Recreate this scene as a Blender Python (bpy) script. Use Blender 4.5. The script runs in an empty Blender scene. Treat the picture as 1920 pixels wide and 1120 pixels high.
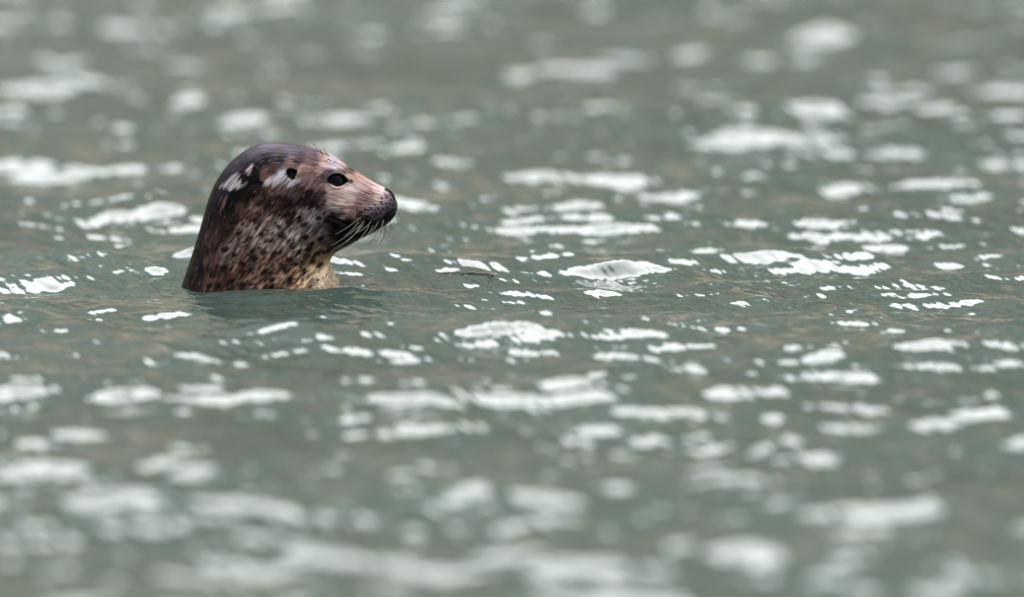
import bpy, math
import numpy as np
from mathutils import Vector, Euler

scene = bpy.context.scene
rng = np.random.default_rng(11)

# ------------------------------------------------------------------ camera
THETA = math.radians(5.5)          # looking slightly down on the water
DIST = 20.0                        # metres from lens to the aim point
S = 1300.0                         # photo pixels per metre at the aim distance
cam_data = bpy.data.cameras.new("camera")
cam = bpy.data.objects.new("camera", cam_data)
scene.collection.objects.link(cam)
cam.location = (0, -DIST * math.cos(THETA), DIST * math.sin(THETA))
cam.rotation_euler = (math.pi / 2 - THETA, 0, 0)
cam_data.sensor_width = 36
cam_data.lens = 36 * DIST / (1920 / S)
cam_data.clip_start = 0.5
cam_data.clip_end = 5000
cam_data.dof.use_dof = True
cam_data.dof.focus_distance = DIST + 0.07
cam_data.dof.aperture_fstop = cam_data.lens / 1000 / 0.20
cam_data.dof.aperture_blades = 0
scene.camera = cam

# ------------------------------------------------------------------ sky and sun
SUN_EL, SUN_AZ = 48.0, -8.0         # beyond the seal
world = bpy.data.worlds.new("World")
scene.world = world
world.use_nodes = True
nt = world.node_tree
bg = nt.nodes["Background"]
sky = nt.nodes.new("ShaderNodeTexSky")
sky.sky_type = 'NISHITA'
sky.sun_disc = False
sky.sun_elevation = math.radians(SUN_EL)
sky.sun_rotation = math.radians(SUN_AZ)
sky.dust_density = 3.0
sky.air_density = 1.0
hs = nt.nodes.new("ShaderNodeHueSaturation")
hs.inputs['Saturation'].default_value = 0.28
nt.links.new(sky.outputs[0], hs.inputs['Color'])
cloud = nt.nodes.new("ShaderNodeMix"); cloud.data_type = 'RGBA'      # a thin even overcast over the clear sky
cloud.inputs[0].default_value = 0.82
cloud.inputs[7].default_value = (6.15, 6.4, 6.75, 1)
nt.links.new(hs.outputs[0], cloud.inputs[6])
nt.links.new(cloud.outputs[2], bg.inputs['Color'])
bg.inputs['Strength'].default_value = 0.10

sun_data = bpy.data.lights.new("sun", 'SUN')
sun_data.energy = 0.95
sun_data.angle = math.radians(40)
sun_data.color = (1.0, 0.995, 0.985)
sun = bpy.data.objects.new("sun", sun_data)
scene.collection.objects.link(sun)
_d = Vector((math.sin(math.radians(SUN_AZ)) * math.cos(math.radians(SUN_EL)),
             math.cos(math.radians(SUN_AZ)) * math.cos(math.radians(SUN_EL)),
             math.sin(math.radians(SUN_EL))))
sun.rotation_euler = _d.to_track_quat('Z', 'Y').to_euler()

scene.view_settings.view_transform = 'Standard'
scene.view_settings.look = 'None'
scene.view_settings.exposure = 1.22
scene.view_settings.gamma = 1.0
scene.cycles.use_denoising = True
scene.cycles.max_bounces = 6
scene.cycles.sample_clamp_indirect = 6.0

# ------------------------------------------------------------------ helpers
def lin(c):
    c = np.asarray(c, float) / 255.0
    return np.where(c <= 0.04045, c / 12.92, ((c + 0.055) / 1.055) ** 2.4)

def sstep(a, b, x):
    t = np.clip((x - a) / (b - a), 0, 1)
    return t * t * (3 - 2 * t)

_tab = np.random.default_rng(5).random((256, 256))
def vnoise(x, y, ox=0.0, oy=0.0):
    """smooth 2-D value noise in 0..1"""
    x = x + ox; y = y + oy
    xi = np.floor(x).astype(int); yi = np.floor(y).astype(int)
    fx = x - xi; fy = y - yi
    fx = fx * fx * (3 - 2 * fx); fy = fy * fy * (3 - 2 * fy)
    a = _tab[xi % 256, yi % 256]; b = _tab[(xi + 1) % 256, yi % 256]
    c = _tab[xi % 256, (yi + 1) % 256]; d = _tab[(xi + 1) % 256, (yi + 1) % 256]
    return (a * (1 - fx) + b * fx) * (1 - fy) + (c * (1 - fx) + d * fx) * fy

def grid_mesh(name, P, closed_v=False, attrs=None):
    """P: (nu, nv, 3) -> smooth quad mesh"""
    nu, nv = P.shape[:2]
    i = np.arange(nu - 1)[:, None]
    jn = nv if closed_v else nv - 1
    j = np.arange(jn)[None, :]
    j2 = (j + 1) % nv
    q = np.stack(np.broadcast_arrays(i * nv + j, i * nv + j2, (i + 1) * nv + j2, (i + 1) * nv + j), -1)
    q = q.reshape(-1, 4).astype(np.int32)
    me = bpy.data.meshes.new(name)
    me.vertices.add(nu * nv)
    me.vertices.foreach_set("co", P.reshape(-1).astype(np.float32))
    me.loops.add(q.size)
    me.loops.foreach_set("vertex_index", q.reshape(-1))
    me.polygons.add(len(q))
    me.polygons.foreach_set("loop_start", np.arange(0, q.size, 4, dtype=np.int32))
    me.polygons.foreach_set("use_smooth", np.ones(len(q), bool))
    for an, av in (attrs or {}).items():
        if av.ndim == 3:
            at = me.color_attributes.new(an, 'FLOAT_COLOR', 'POINT')
            at.data.foreach_set("color", av.reshape(-1).astype(np.float32))
        else:
            at = me.attributes.new(an, 'FLOAT', 'POINT')
            at.data.foreach_set("value", av.reshape(-1).astype(np.float32))
    me.update(calc_edges=True)
    return me

def link(name, data, parent=None, mat=None):
    o = bpy.data.objects.new(name, data)
    scene.collection.objects.link(o)
    if parent is not None:
        o.parent = parent
    if mat is not None:
        data.materials.append(mat)
    return o

def material(name):
    m = bpy.data.materials.new(name)
    m.use_nodes = True
    t = m.node_tree
    return m, t, t.nodes["Principled BSDF"]

# place of the seal: photo pixel (px, py) <-> world, on the seal's own middle plane
WL = 530.0                                             # photo row of the water there
Y0 = (560 - WL) / S / math.sin(THETA)
SE = S * DIST / (DIST + Y0 * math.cos(THETA))          # pixels per metre on that plane
def px_to_x(px): return (np.asarray(px, float) - 960) / SE
def py_to_z(py): return (WL - np.asarray(py, float)) / (SE * math.cos(THETA))

# ------------------------------------------------------------------ water
def axis(fine_segments, far, growth):
    """coordinates: uniform pieces [(a, b, step), ...] then growing steps out to +-far"""
    c = []
    for a, b, s in fine_segments:
        c += list(np.arange(a, b - 1e-9, s))
    c.append(fine_segments[-1][1])
    for sgn in (-1, 1):
        s = fine_segments[0][2] if sgn < 0 else fine_segments[-1][2]
        p = c[0] if sgn < 0 else c[-1]
        ext = []
        while abs(p) < far:
            s *= growth
            p += sgn * s
            ext.append(p)
        c = (ext[::-1] + c) if sgn < 0 else (c + ext)
    return np.array(c)

wx = axis([(-1.25, 1.25, 0.0058)], 900, 1.07)
wy = axis([(-6.0, -1.6, 0.0095), (-1.6, 1.8, 0.0065), (1.8, 7.0, 0.0105)], 900, 1.06)
WX, WY = np.meshgrid(wx, wy)
SPX = np.gradient(wx)[None, :] * np.ones_like(WX)
SPY = np.gradient(wy)[:, None] * np.ones_like(WX)
SP = np.maximum(SPX, SPY * 0.8)

def wave_field():
    r = np.random.default_rng(WAVE_SEED)
    Z = np.zeros_like(WX); DX = np.zeros_like(WX); DY = np.zeros_like(WX)
    for lam_lo, lam_hi, n, slope, wdir, spread, chop, quiet in WAVE_BANDS:
        amp_s = slope * math.sqrt(2.0 / n)              # slope amplitude of each component
        z = np.zeros_like(WX); dx = np.zeros_like(WX); dy = np.zeros_like(WX)
        for _ in range(n):
            lam = math.exp(r.uniform(math.log(lam_lo), math.log(lam_hi)))
            k = 2 * math.pi / lam
            th = math.radians(wdir) + r.normal(0, spread)
            kx, ky = k * math.cos(th), k * math.sin(th)
            ph = (kx * WX + ky * WY + r.uniform(0, 2 * math.pi)).astype(np.float32)
            fade = (1 - sstep(lam / 6, lam / 2.5, SP)) * (amp_s / k)
            z += np.cos(ph) * fade
            if chop:
                sn = np.sin(ph) * fade * chop
                dx -= sn * math.cos(th); dy -= sn * math.sin(th)
        g = gust * (1 - quiet * calm)
        Z += z * g; DX += dx * g; DY += dy * g
    return Z, DX, DY

WAVE_SEED = 7
#            lam_lo lam_hi  n  rms-slope direction spread chop quiet-by-the-seal
WAVE_BANDS = [(0.90, 2.20, 16, 0.034, -100, 0.50, 0.6, 0.85),
              (0.32, 0.90, 36, 0.045, -97, 0.40, 0.6, 0.85),
              (0.12, 0.32, 44, 0.080, -102, 0.55, 0.5, 0.80),
              (0.10, 0.40, 36, 0.090,   25, 0.20, 0.4, 0.45),
              (0.06, 0.12, 50, 0.090,   75, 0.60, 0.0, 0.45),
              (0.03, 0.06, 40, 0.050,   40, 0.45, 0.0, 0.35)]
# patchiness: gusts leave calmer and rougher stretches; the seal's bulk quiets the water round it
gust = 0.80 + 0.44 * vnoise(WX * 0.9, WY * 0.45, 31.7, 12.2)
calm = np.exp(-(((WX - px_to_x(600)) / 0.22) ** 2 + ((WY - Y0 + 0.30) / 0.30) ** 2))
WZ, WDX, WDY = wave_field()
# the smooth swell the seal pushes up on its near side, running on to the right
cx = px_to_x(690)
ridge = np.where(WX < cx, np.exp(-((WX - cx) / 0.22) ** 2), np.exp(-((WX - cx) / 0.13) ** 2))
ry = WY - (Y0 - 0.17) - 0.10 * (WX - cx)
WZ += 0.016 * ridge * np.where(ry < 0, np.exp(-(ry / 0.17) ** 2), np.exp(-(ry / 0.085) ** 2))
# faint rings spreading from the neck
rad = np.hypot((WX - px_to_x(490)), (WY - Y0))
WZ += 0.0020 * np.cos(2 * math.pi * (rad - 0.12) / 0.055) * np.exp(-(rad - 0.12) / 0.11) * (rad > 0.10)
nd = np.hypot((WX - px_to_x(490)) / 0.117, (WY - Y0) / 0.104)
WZ += 0.003 * np.exp(-np.maximum(nd - 1, 0) * 0.11 / 0.008)      # water climbing the wet coat
WP = np.stack([WX + WDX, WY + WDY, WZ], -1)

m_water, t, b = material("turbid sea water")
b.inputs['Roughness'].default_value = 0.085
b.inputs['IOR'].default_value = 1.333
tc = t.nodes.new("ShaderNodeTexCoord")
nz = t.nodes.new("ShaderNodeTexNoise"); nz.inputs['Scale'].default_value = 1.3; nz.inputs['Detail'].default_value = 3
t.links.new(tc.outputs['Object'], nz.inputs['Vector'])
cr = t.nodes.new("ShaderNodeValToRGB")
cr.color_ramp.elements[0].position = 0.35; cr.color_ramp.elements[0].color = (0.047, 0.080, 0.065, 1)
cr.color_ramp.elements[1].position = 0.70; cr.color_ramp.elements[1].color = (0.064, 0.107, 0.088, 1)
t.links.new(nz.outputs['Fac'], cr.inputs['Fac'])
t.links.new(cr.outputs['Color'], b.inputs['Base Color'])
ca = t.nodes.new("ShaderNodeAttribute"); ca.attribute_name = "calm"
cm = t.nodes.new("ShaderNodeMapRange"); cm.inputs['To Min'].default_value = 1.0; cm.inputs['To Max'].default_value = 0.55
t.links.new(ca.outputs['Fac'], cm.inputs['Value'])
prev = None
for scl, dist, stretch, turn in ((24.0, 0.0026, 0.35, 78), (60.0, 0.0004, 1.0, 0), (58.0, 0.0042, 0.11, 22)):
    mr = t.nodes.new("ShaderNodeMapping"); mr.inputs['Rotation'].default_value = (0, 0, math.radians(-turn))
    t.links.new(tc.outputs['Object'], mr.inputs['Vector'])
    mp = t.nodes.new("ShaderNodeMapping"); mp.inputs['Scale'].default_value = (1.0, stretch, 0.2)   # crests run across the turn
    t.links.new(mr.outputs['Vector'], mp.inputs['Vector'])
    nb = t.nodes.new("ShaderNodeTexNoise"); nb.inputs['Scale'].default_value = scl; nb.inputs['Detail'].default_value = 1
    t.links.new(mp.outputs['Vector'], nb.inputs['Vector'])
    bp = t.nodes.new("ShaderNodeBump"); bp.inputs['Strength'].default_value = 1.0; bp.inputs['Distance'].default_value = dist
    t.links.new(cm.outputs['Result'], bp.inputs['Strength'])
    t.links.new(nb.outputs['Fac'], bp.inputs['Height'])
    if prev is not None:
        t.links.new(prev.outputs['Normal'], bp.inputs['Normal'])
    prev = bp
t.links.new(prev.outputs['Normal'], b.inputs['Normal'])
water = link("water", grid_mesh("water", WP, False, {"calm": calm}), None, m_water)
water["kind"] = "structure"

# ------------------------------------------------------------------ far shore, seen only mirrored in the water
HILL_H = 185.0
hx = np.linspace(-700, 700, 181)
hy = np.concatenate([[150], np.linspace(160, 420, 40)])
HX, HY = np.meshgrid(hx, hy)
up = sstep(150, 330, HY)
HZ = -3 + up * (HILL_H + 30 * (vnoise(HX / 90, HY / 90, 3, 9) - 0.5) + 10 * (vnoise(HX / 22, HY / 22, 8, 1) - 0.5)) \
     + sstep(150, 160, HY) * (6 + 4 * vnoise(HX / 9, HY / 9))
m_hill, t, b = material("wooded rocky shore")
b.inputs['Roughness'].default_value = 0.9
tc = t.nodes.new("ShaderNodeTexCoord")
nz = t.nodes.new("ShaderNodeTexNoise"); nz.inputs['Scale'].default_value = 0.03; nz.inputs['Detail'].default_value = 8
t.links.new(tc.outputs['Object'], nz.inputs['Vector'])
def ramp(stops):
    r = t.nodes.new("ShaderNodeValToRGB")
    for p, c in stops:
        r.color_ramp.elements.new(p).color = c
    r.color_ramp.elements.remove(r.color_ramp.elements[0]); r.color_ramp.elements.remove(r.color_ramp.elements[-1])
    t.links.new(nz.outputs['Fac'], r.inputs['Fac'])
    return r
low = ramp(((0.32, (0.035, 0.033, 0.023, 1)), (0.42, (0.18, 0.138, 0.098, 1)), (0.52, (0.43, 0.335, 0.245, 1)), (0.70, (0.39, 0.32, 0.235, 1))))   # firs, bracken, rock
high = ramp(((0.32, (0.20, 0.235, 0.19, 1)), (0.50, (0.43, 0.44, 0.385, 1)), (0.70, (0.55, 0.58, 0.53, 1))))                                           # upper slope, paled to add mid-tones to its reflection
sz = t.nodes.new("ShaderNodeSeparateXYZ"); t.links.new(tc.outputs['Object'], sz.inputs[0])
mh = t.nodes.new("ShaderNodeMapRange"); mh.inputs['From Min'].default_value = 35; mh.inputs['From Max'].default_value = 150
t.links.new(sz.outputs['Z'], mh.inputs['Value'])
mx = t.nodes.new("ShaderNodeMix"); mx.data_type = 'RGBA'
t.links.new(mh.outputs['Result'], mx.inputs[0]); t.links.new(low.outputs['Color'], mx.inputs[6]); t.links.new(high.outputs['Color'], mx.inputs[7])
t.links.new(mx.outputs[2], b.inputs['Base Color'])
hill = link("hillside", grid_mesh("hillside", np.stack([HX, HY, HZ], -1)), None, m_hill)
hill["kind"] = "structure"

# ------------------------------------------------------------------ seal: lofted body
# (outer contour x, y, inner contour x, y, half width, level of the widest point) in photo pixels
K = np.array([
 (745.6, 385.0, 745.6, 386.0,   2,  .0),
 (744.8, 379.5, 745.2, 390.5,  13,  .0),
 (742.8, 375.0, 743.8, 396.0,  21,  .0),
 (737.5, 363.0, 740.5, 405.0,  31, -.05),
 (731.0, 356.5, 735.0, 412.0,  37, -.10),
 (723.0, 352.0, 725.0, 420.5,  42, -.15),
 (710.0, 345.5, 711.0, 429.5,  47, -.20),
 (695.0, 337.0, 695.0, 439.0,  50, -.20),
 (675.0, 325.0, 676.0, 448.0,  55, -.18),
 (655.0, 311.0, 657.0, 458.5,  65, -.15),
 (636.0, 297.5, 642.0, 466.5,  78, -.10),
 (612.0, 286.5, 631.0, 472.5,  90, -.05),
 (584.0, 277.5, 624.5, 479.0,  99,  .00),
 (557.0, 271.3, 620.5, 486.0, 106,  .00),
 (530.0, 267.7, 619.0, 490.5, 111,  .00),
 (505.0, 266.8, 619.5, 495.0, 114,  .00),
 (480.0, 273.0, 621.0, 499.0, 116,  .00),
 (450.0, 289.5, 623.0, 504.0, 118,  .00),
 (425.5, 312.0, 625.0, 509.0, 120,  .00),
 (406.0, 340.0, 628.0, 514.0, 121,  .00),
 (392.5, 370.0, 631.0, 519.0, 123,  .00),
 (382.5, 403.0, 634.0, 525.0, 125,  .00),
 (370.5, 444.0, 638.5, 533.0, 128,  .00),
 (356.5, 488.0, 645.0, 545.0, 132,  .00),
 (343.0, 528.0, 655.0, 560.0, 138,  .00),
 (323.0, 585.0, 668.0, 600.0, 146,  .00),
 (300.0, 660.0, 676.0, 670.0, 154,  .00),
 (280.0, 780.0, 680.0, 790.0, 160,  .00)])

def catmull(K, u):
    n = len(K)
    i = np.clip(np.floor(u).astype(int), 0, n - 2)
    f = (u - i)[:, None]
    p0 = K[np.maximum(i - 1, 0)]; p1 = K[i]; p2 = K[i + 1]; p3 = K[np.minimum(i + 2, n - 1)]
    return 0.5 * ((2 * p1) + (-p0 + p2) * f + (2 * p0 - 5 * p1 + 4 * p2 - p3) * f ** 2 + (-p0 + 3 * p1 - 3 * p2 + p3) * f ** 3)

NU, NH = 640, 260                       # sections, points on one half section
uu = np.concatenate([np.linspace(0, 5, 90)[:-1], np.linspace(5, 12, 220)[:-1], np.linspace(12, 24, 300)[:-1], np.linspace(24, 27, 34)])
NU = len(uu)
C = catmull(K, uu)
phi = np.linspace(0, math.pi, NH)
tt = np.cos(phi)[None, :]               # +1 outer contour, -1 inner contour
mid = C[:, 5:6]
p_exp = 2.15
tn = np.where(tt > mid, (tt - mid) / (1 - mid), (mid - tt) / (1 + mid))
yy = C[:, 4:5] * (1 - np.clip(tn, 0, 1) ** p_exp) ** (1 / p_exp)
BX = (C[:, 0:1] + C[:, 2:3]) / 2 + tt * (C[:, 0:1] - C[:, 2:3]) / 2
BY = (C[:, 1:2] + C[:, 3:4]) / 2 + tt * (C[:, 1:2] - C[:, 3:4]) / 2
U01 = np.broadcast_to(uu[:, None] / 27, BX.shape)
V01 = np.broadcast_to((phi / math.pi)[None, :], BX.shape)

def bump2(cx, cy, rx, ry, ang=0.0):
    a = math.radians(ang)
    dx, dy = BX - cx, BY - cy
    p = (dx * math.cos(a) + dy * math.sin(a)) / rx
    q = (-dx * math.sin(a) + dy * math.cos(a)) / ry
    return np.exp(-(p * p + q * q))

def seg_dist(X, Y, pts):
    d = np.full(X.shape, 1e9)
    for (x0, y0), (x1, y1) in zip(pts[:-1], pts[1:]):
        vx, vy = x1 - x0, y1 - y0
        h = np.clip(((X - x0) * vx + (Y - y0) * vy) / (vx * vx + vy * vy), 0, 1)
        d = np.minimum(d, np.hypot(X - x0 - h * vx, Y - y0 - h * vy))
    return d

def poly_mask(X, Y, pts, feather):
    """1 inside, soft edge"""
    inside = np.zeros(X.shape, bool)
    n = len(pts)
    for i in range(n):
        x0, y0 = pts[i]; x1, y1 = pts[(i + 1) % n]
        if y0 == y1:
            continue
        c = ((y0 > Y) != (y1 > Y)) & (X < (x1 - x0) * (Y - y0) / (y1 - y0) + x0)
        inside ^= c
    d = seg_dist(X, Y, list(pts) + [pts[0]])
    return sstep(-feather, feather, np.where(inside, d, -d))

# sideways relief in pixels (positive = bulges out)
side = sstep(0.02, 0.10, V01) * (1 - sstep(0.93, 0.99, V01))
D = np.zeros_like(BX)
D += 8.0 * bump2(708, 394, 24, 19, 20) * side                # whisker pad
D -= 5.5 * bump2(674, 372, 28, 15, 25) * side                # hollow in front of the cheek
D += 4.0 * bump2(612, 372, 34, 24)                           # cheek
D += 5.0 * bump2(628, 307, 17, 9, 30) * side                 # brow
D -= 5.0 * bump2(655, 331, 14, 14) * side                    # tear corner
D -= 2.5 * bump2(605, 335, 16, 12)
D += 3.0 * bump2(636, 352, 18, 6, 8)                         # below the lower lid
EYE = (635.0, 333.0)
ex = (BX - 615.0) / (653.5 - 615.0)                           # 0..1 along the eye slit
exc = np.clip(ex, 0, 1)
lid_up = 331 + 4.5 * exc - 12.0 * np.sin(math.pi * exc ** 0.95) ** 0.75
lid_lo = 330.5 + 4.0 * exc + 10.8 * np.sin(math.pi * exc) ** 0.8
eye_in = np.minimum(BY - lid_up, lid_lo - BY)
_ox = np.where(ex < 0, -ex, np.maximum(ex - 1, 0)) * 41            # px beyond the corners
eye_in = np.where(_ox > 0, -np.hypot(_ox, np.abs(BY - 331 - 4.5 * exc)), eye_in)
D -= 14.0 * sstep(-0.6, 1.8, eye_in)
D += 2.2 * np.exp(-((eye_in + 2.6) / 1.7) ** 2)               # lid rims
D -= 1.2 * np.exp(-((eye_in + 6.5) / 1.2) ** 2) * sstep(320, 345, BY)
D -= 1.0 * np.exp(-((eye_in + 7.0) / 1.4) ** 2) * (1 - sstep(322, 330, BY))
EAR = [(537, 313), (541, 309), (547, 308.5), (553, 311), (560, 312), (558, 319), (555, 326), (549, 328), (543, 325), (538, 319)]
ear_m = poly_mask(BX + 3 * (vnoise(BX / 5, BY / 5) - .5), BY + 3 * (vnoise(BX / 5, BY / 5, 9, 9) - .5), EAR, 3.0)
D -= 12.0 * ear_m
D += 1.6 * np.exp(-((seg_dist(BX, BY, [(560, 313), (557, 322), (551, 329)])) / 2.0) ** 2)
NOSTRIL = [(724, 353.5), (731, 357.5), (737.5, 365), (741.5, 373)]
nos_d = seg_dist(BX, BY, NOSTRIL)
D -= 6.0 * np.exp(-(nos_d / 2.1) ** 2) * sstep(0.04, 0.10, V01)
nos2 = seg_dist(BX, BY, [(720.5, 360), (724, 364), (728, 365.5)])
D -= 1.8 * np.exp(-(nos2 / 1.1) ** 2)
MOUTH = [(733, 414), (716, 419), (697, 424), (675, 423), (652, 415), (632, 404), (618, 398)]
mou_d = seg_dist(BX, BY, MOUTH)
D -= 4.0 * np.exp(-(mou_d / 2.0) ** 2) * (1 - sstep(0.93, 0.985, V01))
D += 2.0 * bump2(690, 412, 24, 6, -8) * side
FOLD = [(618, 489), (606, 499), (588, 507), (560, 515)]
D -= 3.5 * np.exp(-(seg_dist(BX, BY, FOLD) / 3.5) ** 2) * sstep(540, 600, BX)
D += 2.5 * np.exp(-(seg_dist(BX, BY, [(622, 498), (612, 506), (600, 513)]) / 5) ** 2)
D -= 2.0 * np.exp(-(seg_dist(BX, BY, [(623, 505), (622, 518), (626, 534)]) / 2.2) ** 2)
D -= 1.5 * np.exp(-(seg_dist(BX, BY, [(613, 510), (610, 522), (612, 536)]) / 2.4) ** 2)
# long soft undulations of the hide
D += 3.0 * (vnoise(BX / 42, BY / 42, 5, 5) - 0.5) * sstep(0.05, 0.2, V01)
fs = np.cumsum(np.concatenate([[0], np.hypot(np.diff((C[:, 0] * .6 + C[:, 2] * .4)), np.diff((C[:, 1] * .6 + C[:, 3] * .4)))]))
FS = np.broadcast_to(fs[:, None], BX.shape)          # length along the coat, px
FC = V01 * 300.0                                      # position across the coat, px
FSN = -0.66 * BX + 0.75 * BY; FCN = 0.75 * BX + 0.66 * BY   # on the neck the hair lies down and back
NECK = sstep(0.20, 0.36, V01) * (1 - sstep(575, 640, BX))
def fnoise(ls, lc, ox, oy):
    return vnoise(FS / ls, FC / lc, ox, oy) * (1 - NECK) + vnoise(FSN / ls, FCN / lc, ox, oy) * NECK
streak = 0.6 * fnoise(18, 2.6, 1, 2) + 0.4 * fnoise(9, 1.6, 40, 7)
D += 0.7 * (streak - 0.5)

YS = np.maximum(yy + D * np.clip(yy / 18.0, 0, 1), 0)

# ------------------------------------------------------------------ seal: coat pattern (pigment, with jaw shade and crown sheen painted in)
wob = 5.5
nA = fnoise(22, 4.5, 11, 3) - 0.5
nB = fnoise(10, 2.2, 17, 23) - 0.5
nC = vnoise(BX / 14, BY / 14, 2, 77) - 0.5
QX = BX + 2 * wob * (nA + 0.7 * nB) + 5 * nC
QY = BY - 2 * wob * (nA + 0.7 * nB) * 0.8 + 5 * nC
fx = 1 - sstep(560, 640, BX)                          # less ragged on the face
QX = BX + (QX - BX) * (0.55 + 0.45 * fx); QY = BY + (QY - BY) * (0.55 + 0.45 * fx)

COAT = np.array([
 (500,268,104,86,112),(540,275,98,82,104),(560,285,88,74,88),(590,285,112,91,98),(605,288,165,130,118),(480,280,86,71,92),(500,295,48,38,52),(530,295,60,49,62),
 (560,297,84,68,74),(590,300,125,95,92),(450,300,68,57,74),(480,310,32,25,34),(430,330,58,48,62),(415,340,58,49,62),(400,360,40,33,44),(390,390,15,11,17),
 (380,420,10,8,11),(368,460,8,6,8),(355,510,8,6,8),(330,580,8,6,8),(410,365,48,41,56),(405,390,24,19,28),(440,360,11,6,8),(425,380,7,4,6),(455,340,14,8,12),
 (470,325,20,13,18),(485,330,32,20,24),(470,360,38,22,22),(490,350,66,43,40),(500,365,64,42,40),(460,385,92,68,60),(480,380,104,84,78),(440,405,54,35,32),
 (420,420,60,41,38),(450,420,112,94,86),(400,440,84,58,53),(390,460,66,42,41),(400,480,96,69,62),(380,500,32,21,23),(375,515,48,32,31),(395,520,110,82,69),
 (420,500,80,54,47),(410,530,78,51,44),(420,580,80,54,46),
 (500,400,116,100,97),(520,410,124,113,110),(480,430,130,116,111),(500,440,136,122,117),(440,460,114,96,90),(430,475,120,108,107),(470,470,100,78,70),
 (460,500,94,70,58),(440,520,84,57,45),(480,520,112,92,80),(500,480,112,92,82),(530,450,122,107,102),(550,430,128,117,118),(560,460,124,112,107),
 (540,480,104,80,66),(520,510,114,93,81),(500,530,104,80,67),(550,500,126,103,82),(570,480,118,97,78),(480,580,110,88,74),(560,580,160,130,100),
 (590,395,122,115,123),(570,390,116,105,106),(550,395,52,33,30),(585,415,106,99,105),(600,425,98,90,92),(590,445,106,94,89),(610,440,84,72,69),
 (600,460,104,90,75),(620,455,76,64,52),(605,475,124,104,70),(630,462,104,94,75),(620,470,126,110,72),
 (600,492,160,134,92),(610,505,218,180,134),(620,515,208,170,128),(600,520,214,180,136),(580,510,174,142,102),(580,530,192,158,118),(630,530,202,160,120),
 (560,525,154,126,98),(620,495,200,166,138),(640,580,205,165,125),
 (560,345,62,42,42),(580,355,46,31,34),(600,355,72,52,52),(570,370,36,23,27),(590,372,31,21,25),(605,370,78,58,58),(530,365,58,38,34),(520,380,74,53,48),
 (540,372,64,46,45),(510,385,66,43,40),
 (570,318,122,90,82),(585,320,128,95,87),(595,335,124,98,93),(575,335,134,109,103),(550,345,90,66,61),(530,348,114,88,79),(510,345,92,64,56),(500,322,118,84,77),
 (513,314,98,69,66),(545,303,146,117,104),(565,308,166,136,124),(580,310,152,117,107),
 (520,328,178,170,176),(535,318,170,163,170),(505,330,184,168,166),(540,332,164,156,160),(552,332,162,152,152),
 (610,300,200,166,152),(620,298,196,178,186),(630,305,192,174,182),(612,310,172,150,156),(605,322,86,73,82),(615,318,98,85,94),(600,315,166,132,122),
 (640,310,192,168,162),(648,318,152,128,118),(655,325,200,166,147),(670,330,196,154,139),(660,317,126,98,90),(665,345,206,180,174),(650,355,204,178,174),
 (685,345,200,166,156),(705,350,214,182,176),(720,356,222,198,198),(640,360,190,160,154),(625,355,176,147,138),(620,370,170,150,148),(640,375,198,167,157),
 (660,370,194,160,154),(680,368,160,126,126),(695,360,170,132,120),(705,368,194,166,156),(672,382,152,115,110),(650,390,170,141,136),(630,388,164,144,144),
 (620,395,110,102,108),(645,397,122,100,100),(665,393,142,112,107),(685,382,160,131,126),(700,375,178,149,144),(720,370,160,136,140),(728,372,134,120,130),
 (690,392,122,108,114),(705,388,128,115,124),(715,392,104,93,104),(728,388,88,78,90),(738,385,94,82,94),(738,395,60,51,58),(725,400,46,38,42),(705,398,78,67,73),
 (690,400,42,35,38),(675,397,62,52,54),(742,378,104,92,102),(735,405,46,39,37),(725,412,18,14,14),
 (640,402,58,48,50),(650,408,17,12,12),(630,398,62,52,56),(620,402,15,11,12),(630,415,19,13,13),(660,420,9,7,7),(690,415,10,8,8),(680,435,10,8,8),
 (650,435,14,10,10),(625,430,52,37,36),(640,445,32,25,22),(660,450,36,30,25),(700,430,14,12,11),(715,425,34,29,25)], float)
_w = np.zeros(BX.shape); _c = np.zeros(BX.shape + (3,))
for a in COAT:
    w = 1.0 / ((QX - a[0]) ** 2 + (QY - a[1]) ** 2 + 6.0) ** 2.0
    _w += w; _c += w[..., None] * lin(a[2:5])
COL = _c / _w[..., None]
# salt-and-pepper of light and dark hair on the neck
n1 = 0.5 * fnoise(14, 5.0, 3, 8) + 0.5 * fnoise(9, 2.8, 9, 4)
nk = NECK * sstep(365, 400, BY + 0.15 * (BX - 400))
COL *= np.clip(1.22 + nk * (2.8 * (n1 - 0.5)) - 0.22 * (1 - nk), 0.3, 2.4)[..., None] * (1 + nk[..., None] * np.array([0.07, -0.01, -0.08]))
COL = COL * (1 - 0.35 * (nk * sstep(0.60, 0.72, fnoise(15, 6, 90, 41)))[..., None] * np.array([0.85, 1.0, 1.05]))
def paint(mask, rgb, s=1.0):
    global COL
    COL = COL + (lin(rgb) - COL) * (np.clip(mask, 0, 1) * s)[..., None]
def poly(pts, rgb, f=4.0, s=1.0, raw=False):
    paint(poly_mask(BX if raw else QX, BY if raw else QY, pts, f), rgb, s)
def blob(cx, cy, rx, ry, rgb, s=1.0, ang=0.0, raw=False):
    X, Y = (BX, BY) if raw else (QX, QY)
    if raw == 0.5: X, Y = BX + 0.35 * (QX - BX), BY + 0.35 * (QY - BY)
    a = math.radians(ang)
    p = ((X - cx) * math.cos(a) + (Y - cy) * math.sin(a)) / rx
    q = (-(X - cx) * math.sin(a) + (Y - cy) * math.cos(a)) / ry
    paint(1 - sstep(*((0.30, 1.40) if raw == 0.5 else (0.55, 1.25)), np.sqrt(p * p + q * q)), rgb, s)

blob(642, 317, 12, 4, (104, 88, 94), 0.7, 25, True)
blob(659, 336, 5, 3.5, (92, 82, 92), 0.8, 20, True)
poly([(412, 392), (417, 374), (428, 356), (425, 374), (415, 396)], (120, 92, 82), 2.5, 0.7)
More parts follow.
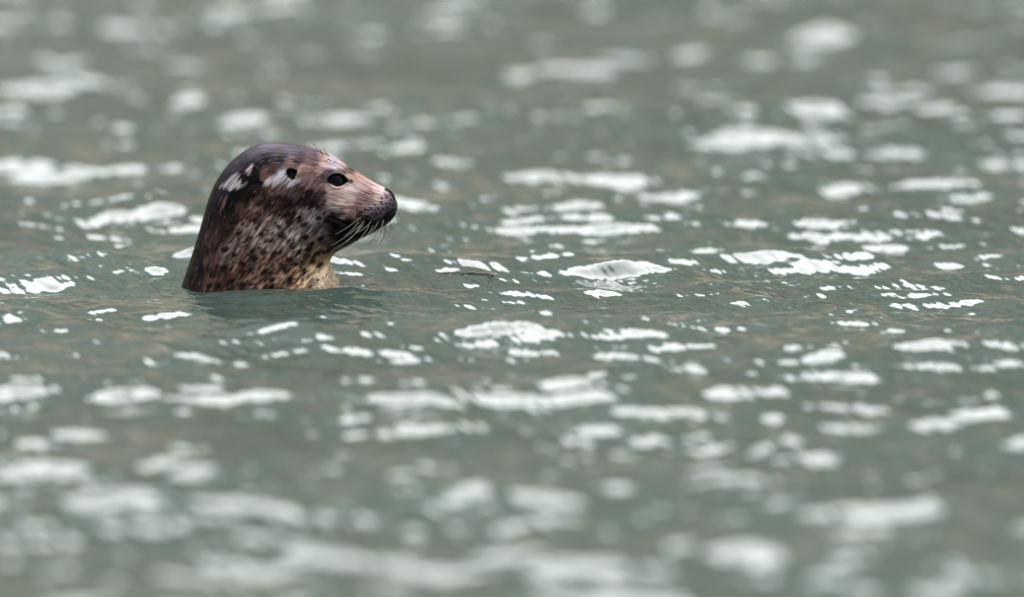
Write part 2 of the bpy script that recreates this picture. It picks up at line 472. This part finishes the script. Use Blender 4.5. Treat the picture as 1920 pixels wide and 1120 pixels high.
# pale marks
poly([(417, 344), (432, 330), (450, 318), (449, 331), (461, 334), (455, 343), (436, 347), (422, 352)], (170, 156, 158), 3.5, 0.85)
poly([(461, 311), (474, 300), (476, 308), (470, 318), (461, 318)], (176, 158, 158), 2.5, 0.9)
# spots on the neck
Z4 = [(830,240),(1220,160),(1180,100),(1370,100),(1250,280),(1380,300),(1120,340),(950,425),(1270,400),(1380,430),(1460,430),(1500,385),
      (1090,490),(1150,535),(1310,505),(1230,600),(1380,555),(1040,585),(850,600),(720,590),(640,530),(760,470),(920,740),(1010,770),
      (1190,790),(640,730),(770,770),(420,740),(520,770),(470,580),(560,450),(480,400),(920,300),(850,410),(1100,670),(930,670),(550,680),
      (330,740),(360,640),(1010,250),(700,300),(620,240),(1080,60),(760,110),(1000,420),(1180,420),(1300,350),(1330,460),(1200,300)]
r2 = np.random.default_rng(3)
for sx, sy in Z4:
    blob(330 + sx / 5.09, 380 + sy / 5.09, r2.uniform(6.0, 8.5), r2.uniform(4.5, 6.5), (34, 16, 11), r2.uniform(0.85, 1.0), -40, 0.5)
for _ in range(150):
    x, y = r2.uniform(390, 640), r2.uniform(385, 560)
    if x > 600 and y > 480: continue
    blob(x, y, r2.uniform(2.8, 5.5), r2.uniform(2.2, 4), (56, 30, 23), r2.uniform(0.45, 0.95), -45, 0.5)
blob(599, 400, 6, 4, (40, 24, 22), 0.8, 10)
for sx, sy in [(1240, 350), (1275, 330), (1310, 355), (1375, 385), (1340, 498), (1300, 345)]:
    blob(480 + sx / 9.33, 260 + sy / 9.33, 2.2, 1.0, (40, 28, 32), 0.8, 20, True)
# whisker pad and dark lips
blob(700, 443, 40, 3, (56, 46, 44), 0.6, -28, True)
for sx, sy in [(795,548),(785,585),(840,548),(730,610),(800,600),(835,600),(870,600),(880,570),(760,640),(810,650),(850,640),(690,640),(900,620),(895,660),(860,680),(740,690),(790,690),(665,660),(700,690),(640,650),(560,655)]:
    blob(560 + sx / 5.09, 260 + sy / 5.09, 2.6, 1.8, (22, 16, 20), 0.9, 30, True)
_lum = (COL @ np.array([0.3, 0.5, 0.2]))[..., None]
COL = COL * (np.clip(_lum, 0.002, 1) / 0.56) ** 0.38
_lum = (COL @ np.array([0.3, 0.5, 0.2]))[..., None]
COL = COL + (_lum * np.array([1.10, 0.98, 0.84]) - COL) * (0.45 * sstep(480, 505, BY) * sstep(540, 590, BX))[..., None]   # cream throat
# naked dark skin: nose, nostrils, lid edges, mouth slit; ear pit with its shade painted in
paint(np.exp(-(nos_d / 3.2) ** 4), (14, 11, 13))
paint(np.exp(-(nos2 / 1.3) ** 2), (30, 24, 26), 0.9)
paint(sstep(0.2, 0.7, ear_m), (10, 8, 9))
paint(np.exp(-(mou_d / 2.2) ** 2), (8, 6, 6))
paint(np.exp(-((eye_in + 1.0) / 1.7) ** 2) * (1 - 0.7 * sstep(337, 343, BY)), (18, 14, 17))
paint(sstep(-1.0, 0.5, eye_in), (10, 8, 9))
paint(np.exp(-((eye_in + 2.3) / 1.5) ** 2) * sstep(336, 342, BY), (226, 190, 166), 0.95)
paint(np.exp(-((eye_in + 4.8) / 1.0) ** 2) * sstep(336, 343, BY) * (1 - sstep(632, 645, BX)), (30, 22, 24), 0.9)
paint(np.exp(-((eye_in + 5.2) / 1.1) ** 2) * (1 - sstep(324, 330, BY)) * (1 - sstep(634, 642, BX)), (40, 30, 36), 0.8)
# top line of the muzzle
paint((1 - sstep(0.02, 0.075, V01)) * sstep(628, 645, BX) * (1 - sstep(716, 732, BX)), (116, 90, 88), 0.75)
# single hairs: lighter and darker strands
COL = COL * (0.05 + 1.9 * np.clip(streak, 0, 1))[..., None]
hair = sstep(0.80, 0.95, fnoise(9, 1.0, 61, 19)) * 0.30 * fx
COL = COL + (lin((190, 176, 170)) - COL) * hair[..., None] * 0.6

# full ring = near half + mirrored far half
def ring(A): return np.concatenate([A, A[:, -2:0:-1]], axis=1)
SGN = np.concatenate([-np.ones(NH), np.ones(NH - 2)])[None, :]
X3 = px_to_x(ring(BX)); Z3 = py_to_z(ring(BY)); Y3 = ring(YS) / SE * SGN
seal_y = Y0
P3 = np.stack([X3, Y3 + 0, Z3], -1)
ORIGIN = np.array([float(px_to_x(490)), seal_y, 0.0])
P3 = P3 - np.array([ORIGIN[0], 0, 0])
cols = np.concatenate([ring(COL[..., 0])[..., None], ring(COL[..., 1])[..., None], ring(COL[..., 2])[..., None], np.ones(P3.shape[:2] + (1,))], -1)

m_fur, t, b = material("wet seal coat")
at = t.nodes.new("ShaderNodeAttribute"); at.attribute_name = "coat"
gain = t.nodes.new("ShaderNodeMix"); gain.data_type = 'RGBA'; gain.blend_type = 'MULTIPLY'
gain.inputs[0].default_value = 1.0
gain.inputs[7].default_value = (1.0, 1.0, 1.0, 1)
t.links.new(at.outputs['Color'], gain.inputs[6])
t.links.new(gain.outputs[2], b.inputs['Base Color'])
b.inputs['Roughness'].default_value = 0.42
b.inputs['IOR'].default_value = 1.40
b.inputs['Specular IOR Level'].default_value = 0.06
st = t.nodes.new("ShaderNodeAttribute"); st.attribute_name = "strand"
bp = t.nodes.new("ShaderNodeBump"); bp.inputs['Strength'].default_value = 0.5; bp.inputs['Distance'].default_value = 0.0012
t.links.new(st.outputs['Fac'], bp.inputs['Height'])
t.links.new(bp.outputs['Normal'], b.inputs['Normal'])

seal = link("seal", None)
seal.location = ORIGIN
seal["label"] = "spotted brown and grey seal with its head raised out of the water"
seal["category"] = "seal"
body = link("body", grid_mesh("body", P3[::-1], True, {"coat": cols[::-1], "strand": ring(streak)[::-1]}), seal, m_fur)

# ------------------------------------------------------------------ seal: eyes
m_eye, t, b = material("wet black eye")
b.inputs['Base Color'].default_value = (0.002, 0.0018, 0.003, 1)
b.inputs['Roughness'].default_value = 0.03
b.inputs['IOR'].default_value = 1.25; b.inputs['Specular IOR Level'].default_value = 0.12
def near_y(px, py):
    i = np.argmin((BX - px) ** 2 + (BY - py) ** 2)
    return float(yy.reshape(-1)[i] + 0)
RE = 27.0
n_a, n_b = 32, 48
ta = np.linspace(0, math.pi, n_a)[:, None]; tb = np.linspace(0, 2 * math.pi, n_b, endpoint=False)[None, :]
_h = 12.0
_g = np.array([-(near_y(EYE[0] + _h, EYE[1]) - near_y(EYE[0] - _h, EYE[1])) / (2 * _h), 1.0,
               -(near_y(EYE[0], EYE[1] + _h) - near_y(EYE[0], EYE[1] - _h)) / (2 * _h)])
_g /= np.linalg.norm(_g)                                # skin normal at the eye (px right, outward, px down)
EC = np.array([EYE[0], near_y(*EYE), EYE[1]]) - _g * (RE - 1.2)
for sgn in (-1, 1):
    ey = np.stack([np.sin(ta) * np.cos(tb), np.cos(ta) * np.ones_like(tb) * sgn, np.sin(ta) * np.sin(tb)], -1) * RE / SE
    if sgn > 0: ey = ey[:, ::-1]
    eo = link("eye", grid_mesh("eye", ey, True), seal, m_eye)
    eo.location = (float(px_to_x(EC[0])) - ORIGIN[0], sgn * EC[1] / SE, float(py_to_z(EC[2])))

# ------------------------------------------------------------------ seal: whiskers
m_wh, t, b = material("pale whisker")
b.inputs['Base Color'].default_value = (0.55, 0.49, 0.40, 1); b.inputs['Roughness'].default_value = 0.3
m_wd, t, b = material("dark whisker")
b.inputs['Base Color'].default_value = (0.06, 0.05, 0.045, 1); b.inputs['Roughness'].default_value = 0.3

def strand_mesh(name, pts, r0, r1, ns=6):
    pts = np.asarray(pts, float)
    n = len(pts)
    tg = np.gradient(pts, axis=0); tg /= np.linalg.norm(tg, axis=1)[:, None]
    ref = np.array([0.3, 0.9, 0.3])
    a = np.cross(tg, ref); a /= np.linalg.norm(a, axis=1)[:, None]
    c = np.cross(tg, a)
    r = np.linspace(r0, r1, n)[:, None, None]
    an = np.linspace(0, 2 * math.pi, ns, endpoint=False)
    P = pts[:, None, :] + r * (a[:, None, :] * np.cos(an)[None, :, None] + c[:, None, :] * np.sin(an)[None, :, None])
    return grid_mesh(name, P, True)

def whisker(p0, p1, sag, out0, out1, mat, r=0.42, sgn=-1):
    """photo-pixel root and tip; out = distance of root/tip from the middle plane (None: on the skin)"""
    y0 = near_y(*p0) - 1.0 if out0 is None else out0
    y1 = y0 + out1
    s = np.linspace(0, 1, 12)
    X = p0[0] + (p1[0] - p0[0]) * s; Y = p0[1] + (p1[1] - p0[1]) * s
    nx, ny = -(p1[1] - p0[1]), (p1[0] - p0[0])
    L = math.hypot(nx, ny)
    X = X + nx / L * sag * 4 * s * (1 - s); Y = Y + ny / L * sag * 4 * s * (1 - s)
    YY = y0 + (y1 - y0) * (1 - (1 - s) ** 1.6)
    pts = np.stack([px_to_x(X) - ORIGIN[0], sgn * YY / SE, py_to_z(Y)], -1)
    link("whisker", strand_mesh("whisker", pts, r / 1000, r / 1000 * 0.55), seal, mat)

def c2(x, y): return (560 + x / 5.09, 260 + y / 5.09)
for a, bb, sag in [((610,715),(350,882),-1.5), ((665,735),(310,990),-3), ((580,765),(450,890),-1), ((635,780),(375,1003),-3),
                   ((715,745),(560,868),-2), ((685,790),(410,1066),-6), ((770,750),(688,875),-1.5), ((812,738),(770,850),-2),
                   ((720,800),(528,1012),-4), ((600,800),(450,960),-2)]:
    whisker(c2(*a), c2(*bb), sag, None, 22, m_wh, 0.32)
for a, bb, sag, y0 in [((835,805),(800,972),-2, 22), ((878,780),(862,920),-2, 14), ((765,860),(668,992),-2, 30), ((800,840),(738,962),-2, 28),
                       ((905,765),(903,862),-1, 10), ((925,740),(948,832),-2, 8), ((940,670),(1012,742),-3, 6), ((940,685),(972,762),-2, 5), ((825,820),(768,1000),-3, 25)]:
    whisker(c2(*a), c2(*bb), sag, y0, 12, m_wd, 0.48)
# the far cheek's whiskers, glimpsed below the chin
for a, bb, sag in [((760,800),(700,960),-3), ((720,830),(620,965),-3), ((800,790),(850,940),3), ((850,760),(905,900),3), ((690,780),(500,1000),-4), ((640,760),(380,960),-3)]:
    whisker(c2(*a), c2(*bb), sag, None, 30, m_wd, 0.40, sgn=1)
for a, bb, sag in [((285,160),(138,28),-3.5), ((270,165),(205,78),-2), ((300,160),(238,78),-1.5)]:
    whisker(c2(*a), c2(*bb), sag, 20, 6, m_wd, 0.75)

# ------------------------------------------------------------------ floating twig
def water_z(x, y):
    i = np.searchsorted(wy, y); j = np.searchsorted(wx, x)
    return float(WZ[i, j])
m_tw, t, b = material("wet dark twig")
nz = t.nodes.new("ShaderNodeTexNoise"); nz.inputs['Scale'].default_value = 300
cr = t.nodes.new("ShaderNodeValToRGB")
cr.color_ramp.elements[0].color = (0.010, 0.008, 0.006, 1); cr.color_ramp.elements[1].color = (0.045, 0.034, 0.022, 1)
t.links.new(nz.outputs['Fac'], cr.inputs['Fac']); t.links.new(cr.outputs['Color'], b.inputs['Base Color'])
b.inputs['Roughness'].default_value = 0.3
tw = []
for px, dy in [(822, 0.0), (840, 0.004), (860, 0.01), (872, 0.004), (886, 0.0), (900, -0.012), (914, -0.02), (919, -0.035), (924, -0.05)]:
    x = float(px_to_x(px)); y = Y0 + 0.07 + dy
    tw.append((x, y, water_z(x, y) + 0.0012))
tw = np.array(tw)
_f = np.polyfit(tw[:, 0], tw[:, 2], 1)
tw[:, 2] = np.maximum(np.polyval(_f, tw[:, 0]), tw[:, 2] - 0.0008)      # a stiff twig lies straighter than the water
tw[1:-1, 2] += np.array([0, .0006, -.0004, .0005, -.0002, .0008, .0012])
to = tw[0].copy()
twig = link("twig", strand_mesh("twig", tw - to, 0.0009, 0.0016, 7), None, m_tw)
twig.location = to
twig["label"] = "thin dark twig floating on the water in front of the seal"
twig["category"] = "twig"
